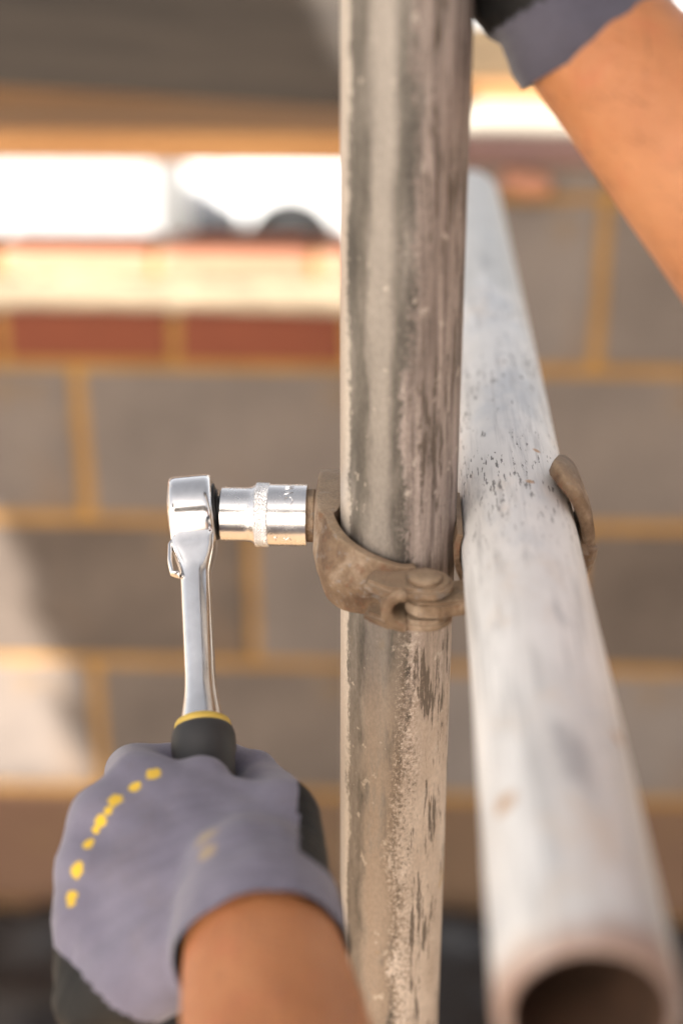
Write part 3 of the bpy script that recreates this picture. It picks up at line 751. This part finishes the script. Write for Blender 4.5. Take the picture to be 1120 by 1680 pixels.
def glove_mat(name, dots, smears, seed):
    n = NT(name); c = n.coord()
    a = n.noise(c, 30, 4, .6); w = n.t.nodes.new('ShaderNodeTexWave'); n.put(w.inputs[0], n.coord((1, .5, .5))); w.inputs['Scale'].default_value = 330; w.inputs['Distortion'].default_value = .6
    knit = n.noise(c, 900, 3, .7)
    col = n.ramp(a, (.3, (.148, .138, .188)), (.7, (.20, .186, .245)))
    col = n.mix(1.0, col, n.ramp(knit, (.2, .86), (.8, 1.12)), 'MULTIPLY')
    soil = n.step(n.noise(n.coord((1, 1, 1), (5, 5, 2)), 26, 5, .65), .5, .72); col = n.mix(n.math('MULTIPLY', soil, .30), col, (.13, .10, .085))
    col = n.mix(1.0, col, (seed, seed, seed), 'MULTIPLY')  # tone multiplier: darkens the upper glove to paint in its shade
    msk = None
    wob = n.math('MULTIPLY_ADD', n.noise(c, 420, 3, .7), .0034, -.0017)
    for p, r in dots:
        d = n.math('ADD', n.dist(c, p), wob); q = n.math('SUBTRACT', 1.0, n.step(d, r * .75, r * 1.1))
        msk = q if msk is None else n.math('MAXIMUM', msk, q)
    if msk is not None: col = n.mix(msk, col, (.72, .47, .04))
    for p, r in smears:
        d = n.math('ADD', n.dist(c, p), n.math('MULTIPLY', wob, 2)); q = n.math('SUBTRACT', 1.0, n.step(d, r * .3, r * 1.2))
        col = n.mix(n.math('MULTIPLY', q, .55), col, (.50, .35, .14))
    nb = n.bump(w.outputs[0], .18, .0006); nb = n.bump(knit, .35, .0006, nb)
    return n.done(col, .9, 0, nb, .25, Sheen_Weight=.25)
def make_glove(name, caps, palm_dir, palm_from, planes, dotpx, smearpx, label, wr, cf, rr):
    me = fuse(name, caps, .0019, 22)
    # gentle knit wrinkles towards the cuff
    axd = (cf - wr).normalized(); new = []
    for v, nv in [(v.co.copy(), v.normal.copy()) for v in me.vertices]:
        k = (v - wr).dot(axd); f = max(0, 1 - abs(k) / .05)
        v += nv * (f * (.0012 * noise.noise(v * 55) + .0003 * math.sin(k * 900 + 6 * noise.noise(v * 30))) + .0009 * noise.noise(v * 80)); new += list(v)
    me.vertices.foreach_set('co', new); me.update()
    bm = bmesh.new(); bm.from_mesh(me)             # open the glove at the wrist
    bmesh.ops.bisect_plane(bm, geom=bm.verts[:] + bm.edges[:] + bm.faces[:], plane_co=cf + axd * .006, plane_no=axd, clear_outer=True)
    bm.to_mesh(me); bm.free(); me.shade_smooth()
    bvh = BVHTree.FromPolygons([v.co.copy() for v in me.vertices], [tuple(p.vertices) for p in me.polygons])
    def hit(px, py):
        d = (PX(px, py, 500) - CAMPOS).normalized(); h = bvh.ray_cast(CAMPOS, d); return tuple(h[0]) if h[0] else None
    dots = [(hit(x, y), r / 1000) for x, y, r in dotpx if hit(x, y)]
    sm = [(hit(x, y), r / 1000) for x, y, r in smearpx if hit(x, y)]
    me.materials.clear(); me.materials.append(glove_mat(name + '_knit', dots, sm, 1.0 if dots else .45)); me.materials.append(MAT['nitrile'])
    pd = palm_dir.normalized()
    for p in me.polygons:
        ad = (p.center - cf).dot(axd); near_cuff = ad > -.017
        wb = noise.noise(p.center * 60)
        if (not near_cuff and p.normal.dot(pd) + .25 * wb > palm_from) or (ad < -.006 and any((p.center - a_).dot(b_) + .0012 * wb > 0 for a_, b_ in planes[:1])) or (not near_cuff and any((p.center - a_).dot(b_) + .0012 * wb > 0 for a_, b_ in planes[1:])): p.material_index = 1
    g_ = link('glove', me, None, pr, True); g_['label'] = label
    # rolled hem at the cuff
    axd = (cf - wr).normalized(); s = axd.cross(ZV).normalized(); w = axd.cross(s)
    ring = [cf + axd * .0075 + (s * math.cos(2 * math.pi * k / 48) + w * math.sin(2 * math.pi * k / 48)) * (rr + .0007 * noise.noise(Vector((math.cos(k / 7.64) * 2, math.sin(k / 7.64) * 2, rr * 90)))) for k in range(48)]
    vs_, fs = [], []
    for k in range(48):
        rad = (ring[k] - (cf + axd * .0075)).normalized()
        for j in range(14):
            a = 2 * math.pi * j / 14; vs_.append(ring[k] + rad * ((.0056 + .0006 * (k % 2)) * math.cos(a)) + axd * (.0090 * math.sin(a)))
    for k in range(48):
        for j in range(14): fs.append((k * 14 + j, k * 14 + (j + 1) % 14, ((k + 1) % 48) * 14 + (j + 1) % 14, ((k + 1) % 48) * 14 + j))
    hm = link('cuff_hem', fix_normals(mesh('cuff_hem', vs_, fs)), me.materials[0], g_, True)
    return g_
dots = [(252, 1269, 3.3), (221, 1291, 2.7), (190, 1312, 3.0), (178, 1329, 1.9), (165, 1347, 2.7), (158, 1362, 1.6), (146, 1384, 2.3), (127, 1427, 3.0), (118, 1471, 2.3), (117, 1481, 1.8)]
make_glove('lower_glove', caps, FV * .55 + UV * -.65 + RV * .5, .22, [(PX(62, 1532, 550), RV * -.518 + UV * -.855), (PX(498, 1370, 560), (RV * .99 + UV * .15).normalized())], dots, [(338, 1372, 5.5), (340, 1398, 4.5)], 'grey knitted glove gripping the wrench, row of yellow dots over the knuckles', WRI, CUF, .0330)

# right hand high on the upright
CU2 = C(90, 173.5, 545); WR2 = C(79, 194, 541)
def tub(u): return C(23.6, u, 513 - .47 * (u - 241))
m2 = [C(60, 292, 528), C(60, 273, 540), C(62, 254, 550), C(64, 236, 557)]
cap2 = []
for i in range(4):
    c0 = tub(290 - 18 * i); p = [vm(c0, -14, 0, 38), vm(c0, -37, 0, 14), vm(c0, -33, 0, -14)]
    r = [q / 1000 for q in fr[i]]
    cap2 += [(m2[i], p[0], r[0], r[1]), (p[0], p[1], r[1], r[2]), (p[1], p[2], r[2], r[3]), (WR2, m2[i], .021, r[0])]
cap2 += [(m2[0], m2[3], .0125, .0125), (WR2, C(74, 225, 532), .021, .018), (C(74, 225, 532), C(62, 262, 492), .017, .0145),
         (C(62, 262, 492), vm(tub(285), 8, 0, -37), .0140, .0120), (vm(tub(285), 8, 0, -37), vm(tub(292), -20, 0, -32), .012, .0105)]
cap2 += [(WR2, C(66, 190, 553), .021, .0195), (C(66, 190, 553), C(64, 235, 556), .0195, .016), (WR2, CU2, .0285, .0318)]
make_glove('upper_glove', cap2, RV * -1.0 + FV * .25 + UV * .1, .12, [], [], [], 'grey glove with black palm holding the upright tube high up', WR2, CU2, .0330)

# body: one continuous figure
EL_L, SH_L = V(4, 180, -388), V(105, 20, -195)
EL_R, SH_R = V(214, 444, -222), V(405, 195, -175)
HIPC = V(275, 95, -690)
side = (SH_R - SH_L).normalized(); side.z = 0; side.normalize(); face = Vector((-side.y, side.x, 0))
NECK = (SH_L + SH_R) / 2 + Vector((0, 0, .06)); HEAD = NECK + Vector((0, 0, .15)) + face * .02
def bodycaps(grow=0.0, parts='all'):
    c = []
    if parts in ('all', 'arms'):
        for sh, el, wr, cu in ((SH_L, EL_L, WRI, CUF), (SH_R, EL_R, WR2, CU2)):
            mid = cu.lerp(el, .55)
            of = -FV * .020 + (el - cu).normalized().cross(FV) * .014
            c += [(cu.lerp(el, .12) + of * .5, cu.lerp(el, .55) + of * 1.15, .014, .022), (cu.lerp(el, .55) + of * 1.15, el + of, .022, .020), (cu.lerp(el, .10) - of * .3 - FV * .012, cu.lerp(el, .7) - of * .6 - FV * .022, .012, .020)]
            c += [(wr, cu, .0240, .0275), (cu, mid, .0277, .0405), (mid, el, .0405, .040), (el, sh, .043, .058)]
    if parts in ('all', 'torso'):
        ch = NECK - Vector((0, 0, .17)); wa = HIPC + Vector((0, 0, .17))
        for k in (-1, 0, 1): c += [(ch + side * .085 * k, wa + side * .06 * k, .105 + grow, .10 + grow)]
        c += [(wa + side * .05, HIPC + side * .07, .10 + grow, .11 + grow), (wa - side * .05, HIPC - side * .07, .10 + grow, .11 + grow)]
        for sh in (SH_L, SH_R): c += [(NECK - Vector((0, 0, .03)), sh, .058 + grow, .062 + grow)]
    if parts == 'torso':
        for sh, el in ((SH_L, EL_L), (SH_R, EL_R)): c += [(sh, sh.lerp(el, .5), .064 + grow, .060 + grow)]
    if parts == 'all': c += [(NECK - Vector((0, 0, .04)), HEAD - Vector((0, 0, .05)), .056, .054), (HEAD + Vector((0, 0, .02)) - face * .012, HEAD - Vector((0, 0, .05)) + face * .018, .088, .066),
                             (HEAD - Vector((0, 0, .01)) + face * .088, HEAD - Vector((0, 0, .028)) + face * .104, .011, .014),
                             (HEAD + side * .088 - Vector((0, 0, .01)), HEAD + side * .088 + Vector((0, 0, .02)), .012, .015), (HEAD - side * .088 - Vector((0, 0, .01)), HEAD - side * .088 + Vector((0, 0, .02)), .012, .015)]
    if parts in ('all', 'legs'):
        for k in (-1, 1):
            hp = HIPC + side * .09 * k; kn_ = hp + Vector((0, 0, -.42)) + face * .03; an = kn_ + Vector((0, 0, -.37)) - face * .02
            c += [(hp, kn_, .085 + grow, .060 + grow), (kn_, an, .058 + grow, .045 + grow)]
            if parts == 'all': c += [(an, an + face * .11 - Vector((0, 0, .03)), .038, .03)]
    if parts == 'legs': c += [(HIPC + side * .07, HIPC - side * .07, .115 + grow, .115 + grow)]
    return c
link('body', fuse('body', bodycaps(), .0045, 8), MAT['skin'], pr, True)
# fine hair on the forearms
bo = bpy.data.objects['body'].data; vs_, fs = [], []; rh = random.Random(5)
cand = [(v.co.copy(), v.normal.copy()) for v in bo.vertices]
for cu, el in ((CUF, EL_L), (CU2, EL_R)):
    ad_ = (el - cu); L_ = ad_.length; ad_.normalize()
    zone_ = [(p, n_) for p, n_ in cand if .016 < (p - cu).dot(ad_) < L_ and ((p - cu) - ad_ * (p - cu).dot(ad_)).length < .062]
    for _ in range(700):
        p, n_ = rh.choice(zone_); p = p + Vector((rh.uniform(-1, 1), rh.uniform(-1, 1), rh.uniform(-1, 1))) * .0015
        lay = (ad_ * -rh.uniform(.5, 1) + n_ * .45 + Vector((rh.uniform(-1, 1), rh.uniform(-1, 1), rh.uniform(-1, 1))) * .45).normalized()
        l_ = rh.uniform(.006, .012); sd_ = lay.cross(n_).normalized() * .00007; k0 = len(vs_)
        q = p + lay * l_ * .5 + n_ * .0008; e_ = p + lay * l_
        vs_ += [p - sd_, p + sd_, p + n_ * .0001, q - sd_ * .8, q + sd_ * .8, q + n_ * .0001, e_]
        for i_ in range(3):
            j_ = (i_ + 1) % 3; fs += [(k0 + i_, k0 + j_, k0 + 3 + j_, k0 + 3 + i_), (k0 + 3 + i_, k0 + 3 + j_, k0 + 6)]
tag(link('arm_hair', mesh('arm_hair', vs_, fs), MAT['hair'], pr), kind='stuff')
link('shirt', fuse('shirt', bodycaps(.012, 'torso'), .009, 4), MAT['shirt'], pr, True)
link('trousers', fuse('trousers', bodycaps(.014, 'legs'), .010, 4), MAT['trousers'], pr, True)
link('hair', fuse('hair', [(HEAD + Vector((0, 0, .035)) - face * .022, HEAD + Vector((0, 0, .03)) + face * .02, .094, .084), (HEAD - face * .035, HEAD - face * .03 - Vector((0, 0, .05)), .082, .06)], .008, 3), MAT['hair'], pr, True)
for k in (-1, 1):
    link('eye', fuse('eye', [(HEAD + face * .082 + side * .032 * k + Vector((0, 0, .008)),) * 2 + (.011, .011)], .003, 2), MAT['white'], pr, True)
    an = HIPC + side * .09 * k + Vector((0, 0, -.79)) + face * .01
    an.z = CH - 1.55 + .075
    link('boot', fuse('boot', [(an + Vector((0, 0, .06)), an - Vector((0, 0, .02)), .058, .052), (an - Vector((0, 0, .025)), an + face * .15 - Vector((0, 0, .03)), .048, .042)], .008, 4), MAT['boot'], pr, True)

# ------------------------------------------------------------------ working platform
DZ = -1.55
yy = -.75; k = 0
while yy < 1.66:
    board('deck_board', (random.uniform(-.05, .05), yy + .112, zr(DZ - .019)), (0, 0, random.uniform(-.002, .002)), 3.4, .222, .038, MAT['deckwood'],
          'worn brown deck board underfoot, ' + ('nearest the wall' if yy + .229 >= 1.66 else f'{["first","second","third","fourth","fifth","sixth","seventh","eighth","ninth","tenth","eleventh","twelfth"][k]} counted from the open side'), 'deck board', 'boards of the working platform', 10 + k)
    yy += .229; k += 1
for x in (-1.25, .75):
    o = link('deck_transom', tube_mesh('deck_transom', V(x * 1000 + 60, -900, DZ * 1000 - 64), V(x * 1000 + 60, 1830, DZ * 1000 - 64), rings=6, n=24), MAT['zinc'], None, True)
    tag(o, 'zinc tube under the platform boards, ' + ('left end' if x < 0 else 'right end'), 'scaffold tube')
# black polythene sheet crumpled along the foot of the wall
nx, ny = 110, 26; vs_, fs = [], []
for s_ in (0, 1):
    for j in range(ny + 1):
        for i in range(nx + 1):
            x = -1.35 + 2.5 * i / nx; y = 1.30 + .50 * j / ny
            h = abs(noise.fractal(Vector((x * 5, y * 9, 2.2)), 1, 2.1, 4)) * .045 + .015 * (j / ny) ** 2 + .008
            vs_.append((x, y + .015 * noise.noise(Vector((x * 6, 0, 4))), zr(DZ) + (h if s_ else .003)))
n1 = (nx + 1) * (ny + 1)
for j in range(ny):
    for i in range(nx):
        a = j * (nx + 1) + i; fs.append((a + n1, a + 1 + n1, a + nx + 2 + n1, a + nx + 1 + n1)); fs.append((a, a + nx + 1, a + nx + 2, a + 1))
for i in range(nx):
    for a in (i, ny * (nx + 1) + i): fs.append((a, a + 1, a + 1 + n1, a + n1))
for j in range(ny):
    for a in (j * (nx + 1), j * (nx + 1) + nx): fs.append((a, a + nx + 1, a + nx + 1 + n1, a + n1))
ps = link('plastic_sheet', fix_normals(mesh('plastic_sheet', vs_, fs)), MAT['sheet'], None, True)
tag(ps, 'black plastic sheet crumpled along the foot of the wall', 'plastic sheet')

# ------------------------------------------------------------------ boards added unseen above and behind the camera to shade the work
ordn = ["first", "second", "third", "fourth", "fifth", "sixth", "seventh", "eighth", "ninth", "tenth"]
UZ = 2.0
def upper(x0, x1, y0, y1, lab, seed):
    board('shade_board', ((x0 + x1) / 2, (y0 + y1) / 2, zr(UZ) + .019), (0, 0, 0), x1 - x0, y1 - y0 - .002, .038, MAT['greywood'], lab, 'deck board', 'added shade boards overhead', seed)
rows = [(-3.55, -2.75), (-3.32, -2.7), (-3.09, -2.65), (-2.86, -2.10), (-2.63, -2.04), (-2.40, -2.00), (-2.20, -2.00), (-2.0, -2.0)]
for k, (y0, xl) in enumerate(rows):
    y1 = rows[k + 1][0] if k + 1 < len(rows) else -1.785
    upper(xl, 1.9, y0, y1, f'unseen grey board added overhead for shade, {ordn[k]} from its outer edge', 30 + k)
upper(-1.22, 1.9, -1.785, -1.46, 'short wide grey board added unseen overhead for shade, beside the gap', 40)
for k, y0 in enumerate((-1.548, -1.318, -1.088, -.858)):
    upper(-2.8, -1.22, y0, y0 + .229, f'short grey board added unseen overhead for shade, {ordn[k]} beyond the gap', 50 + k)
for x in (-1.93, -1.25, 1.5):
    o = link('shade_transom', tube_mesh('shade_transom', V(x * 1000, -3700, UZ * 1000 - 25), V(x * 1000, -650, UZ * 1000 - 25), rings=4, n=20), MAT['zinc'], None, True)
    tag(o, {-1.93: 'added zinc tube under the left end of the shade boards', -1.25: 'added zinc tube under the middle of the shade boards', 1.5: 'added zinc tube under the right end of the shade boards'}[x], 'scaffold tube')
for x, y, w in ((-1.99, -3.6, 'outer left'), (1.44, -3.6, 'outer right'), (1.44, -.72, 'inner right'), (-1.99, -.72, 'inner left')):
    o = link('shade_standard', tube_mesh('shade_standard', V(x * 1000, y * 1000, -3600), V(x * 1000, y * 1000, 2600), rings=4, n=20), MAT['zinc'], None, True)
    tag(o, f'tall zinc upright at the {w} corner of the added shade boards', 'scaffold tube')

# ------------------------------------------------------------------ beyond the opening: cabin, van, drum
cb = empty('site_cabin', (-3.0, 9.0, 0), 'plain white site cabin seen through the left of the window gap', 'cabin')
CX1 = -1.36
vs_, fs = [], []
nseg = 120
for i in range(nseg + 1):                  # ribbed cladding on the long side that faces the wall
    x = CX1 - 5.6 * (1 - i / nseg); d = .018 if (i // 2) % 2 else 0
    vs_ += [(x, 8.15 + d, .15), (x, 8.15 + d, 2.2)]
for i in range(nseg): fs.append((2 * i, 2 * i + 2, 2 * i + 3, 2 * i + 1))
b0 = len(vs_)
vs_ += [(CX1, 9.5, .15), (CX1, 9.5, 2.2), (CX1 - 5.6, 9.5, .15), (CX1 - 5.6, 9.5, 2.2)]
fs += [(2 * nseg, b0, b0 + 1, 2 * nseg + 1), (b0, b0 + 2, b0 + 3, b0 + 1), (b0 + 2, 0, 1, b0 + 3)]
link('cladding', fix_normals(mesh('cladding', vs_, fs)), MAT['cabin'], cb)
slab('roof', CX1 - 5.68, CX1 + .06, 8.08, 9.58, 2.201, 2.28, MAT['cabin'], cb, .02)
slab('base_frame', CX1 - 5.6, CX1 - .01, 8.19, 9.45, 0, .149, MAT['trim'], cb, .01)
slab('corner_post', CX1 - .09, CX1 + .012, 8.12, 8.145, .1495, 2.199, MAT['cabin'], cb, .006)
slab('door', CX1 - 4.3, CX1 - 3.4, 8.11, 8.148, .2, 2.1, MAT['trim'], cb, .006)

vn = empty('panel_van', (0, 12.9, 0), 'white panel van side-on with one dark wheel, seen through the window gap', 'van')
VY0, VY1 = 12.0, 13.9
prof_ = [(-1.98, .42), (-2.02, .70), (-1.95, .98), (-1.35, 1.18), (-.72, 1.95), (-.50, 2.06), (3.10, 2.08), (3.22, 1.95), (3.24, .45), (3.2, .34), (-1.9, .34)]
def wheel_cut(x): return None
WXC, WR, AR = -.895, .325, .385
bot = []
def arch(cx, n=18): return [(cx + AR * math.cos(math.pi * k / n), .37 + AR * math.sin(math.pi * k / n)) for k in range(n + 1)]
pts = prof_[:10] + [(2.55 + AR, .34)] + arch(2.55)[0:] + [(2.55 - AR, .34), (WXC + AR, .34)] + arch(WXC) + [(WXC - AR, .34)] + [prof_[10]]
bm = bmesh.new()
fa = [bm.verts.new((x, VY0 + .10 * max(0, (z - 1.0)) ** 1.5, z)) for x, z in pts]; ba = [bm.verts.new((x, VY1 - .10 * max(0, (z - 1.0)) ** 1.5, z)) for x, z in pts]
bm.faces.new(fa); bm.faces.new(ba[::-1])
for k in range(len(pts)): bm.faces.new((fa[k], fa[(k + 1) % len(pts)], ba[(k + 1) % len(pts)], ba[k]))
bmesh.ops.recalc_face_normals(bm, faces=bm.faces[:])
link('body_shell', bmesh_to('body_shell', bm), MAT['white'], vn)
def prism(name, pts, y0, y1, mat, parent):
    bm = bmesh.new(); a = [bm.verts.new((x, y0, z)) for x, z in pts]; b = [bm.verts.new((x, y1, z)) for x, z in pts]
    bm.faces.new(a); bm.faces.new(b[::-1])
    for k in range(len(pts)): bm.faces.new((a[k], a[(k + 1) % len(pts)], b[(k + 1) % len(pts)], b[k]))
    bmesh.ops.recalc_face_normals(bm, faces=bm.faces[:])
    return link(name, bmesh_to(name, bm), mat, parent)
prism('front_bumper', [(-2.10, .28), (-2.12, 1.02), (-1.98, 1.00), (-1.62, .82), (WXC - AR - .02, .62), (WXC - AR - .02, .28)], VY0 - .05, VY1 + .05, MAT['trim'], vn)
prism('sill_trim', [(WXC + AR + .02, .30), (WXC + AR + .02, .44), (2.55 - AR - .02, .44), (2.55 - AR - .02, .30)], VY0 - .03, VY0 - .002, MAT['trim'], vn)
prism('cab_window', [(-1.10, 1.30), (-.66, 1.86), (-.05, 1.88), (-.05, 1.30)], VY0 + .005, VY0 + .03, MAT['glass'], vn)
prism('headlight', [(-1.96, 1.02), (-1.88, 1.05), (-1.5, 1.12), (-1.6, 1.0)], VY0 - .012, VY0 + .1, MAT['glass'], vn)
for wx in (WXC, 2.55):
    for wy, sgn in ((VY0 + .02, 1), (VY1 - .22, -1)):
        vs_, fs = lathe(Vector((wx, wy, WR + .002)), Vector((0, 1, 0)), [(.03, .21), (0, .23), (0, .29), (.02, .318), (.05, WR), (.16, WR), (.19, .31), (.2, .22)], 48)
        wl = link('wheel', fix_normals(mesh('wheel', vs_, fs)), MAT['tyre'], vn, True)
        yo = wy + .012 if sgn > 0 else wy + .185
        vs_, fs = lathe(Vector((wx, yo, WR + .002)), Vector((0, 1, 0)), [(-.004, .05), (.004, .06), (.014, .16), (.0, .215), (.012, .225)], 40)
        link('rim', fix_normals(mesh('rim', vs_, fs)), MAT['rim'], wl, True)
    vs_, fs = lathe(Vector((wx, VY0 + .012, .37)), Vector((0, 1, 0)), [(0, AR - .002), (.25, AR - .004), (.25, .05)], 40, cap=False)
    link('wheel_arch_liner', mesh('wheel_arch_liner', vs_, fs), MAT['tyre'], vn, True)
dr = lathe(Vector((-1.22, 11.3, 0)), ZV, [(0, .12), (.01, .135), (.12, .142), (.125, .15), (.14, .15), (.145, .143), (.50, .155), (.51, .165), (.53, .165), (.535, .15), (.54, .02)], 32)
tag(link('plastic_drum', fix_normals(mesh('plastic_drum', *dr)), MAT['lime'], None, True), 'small lime green plastic drum beside the van wheel', 'drum')
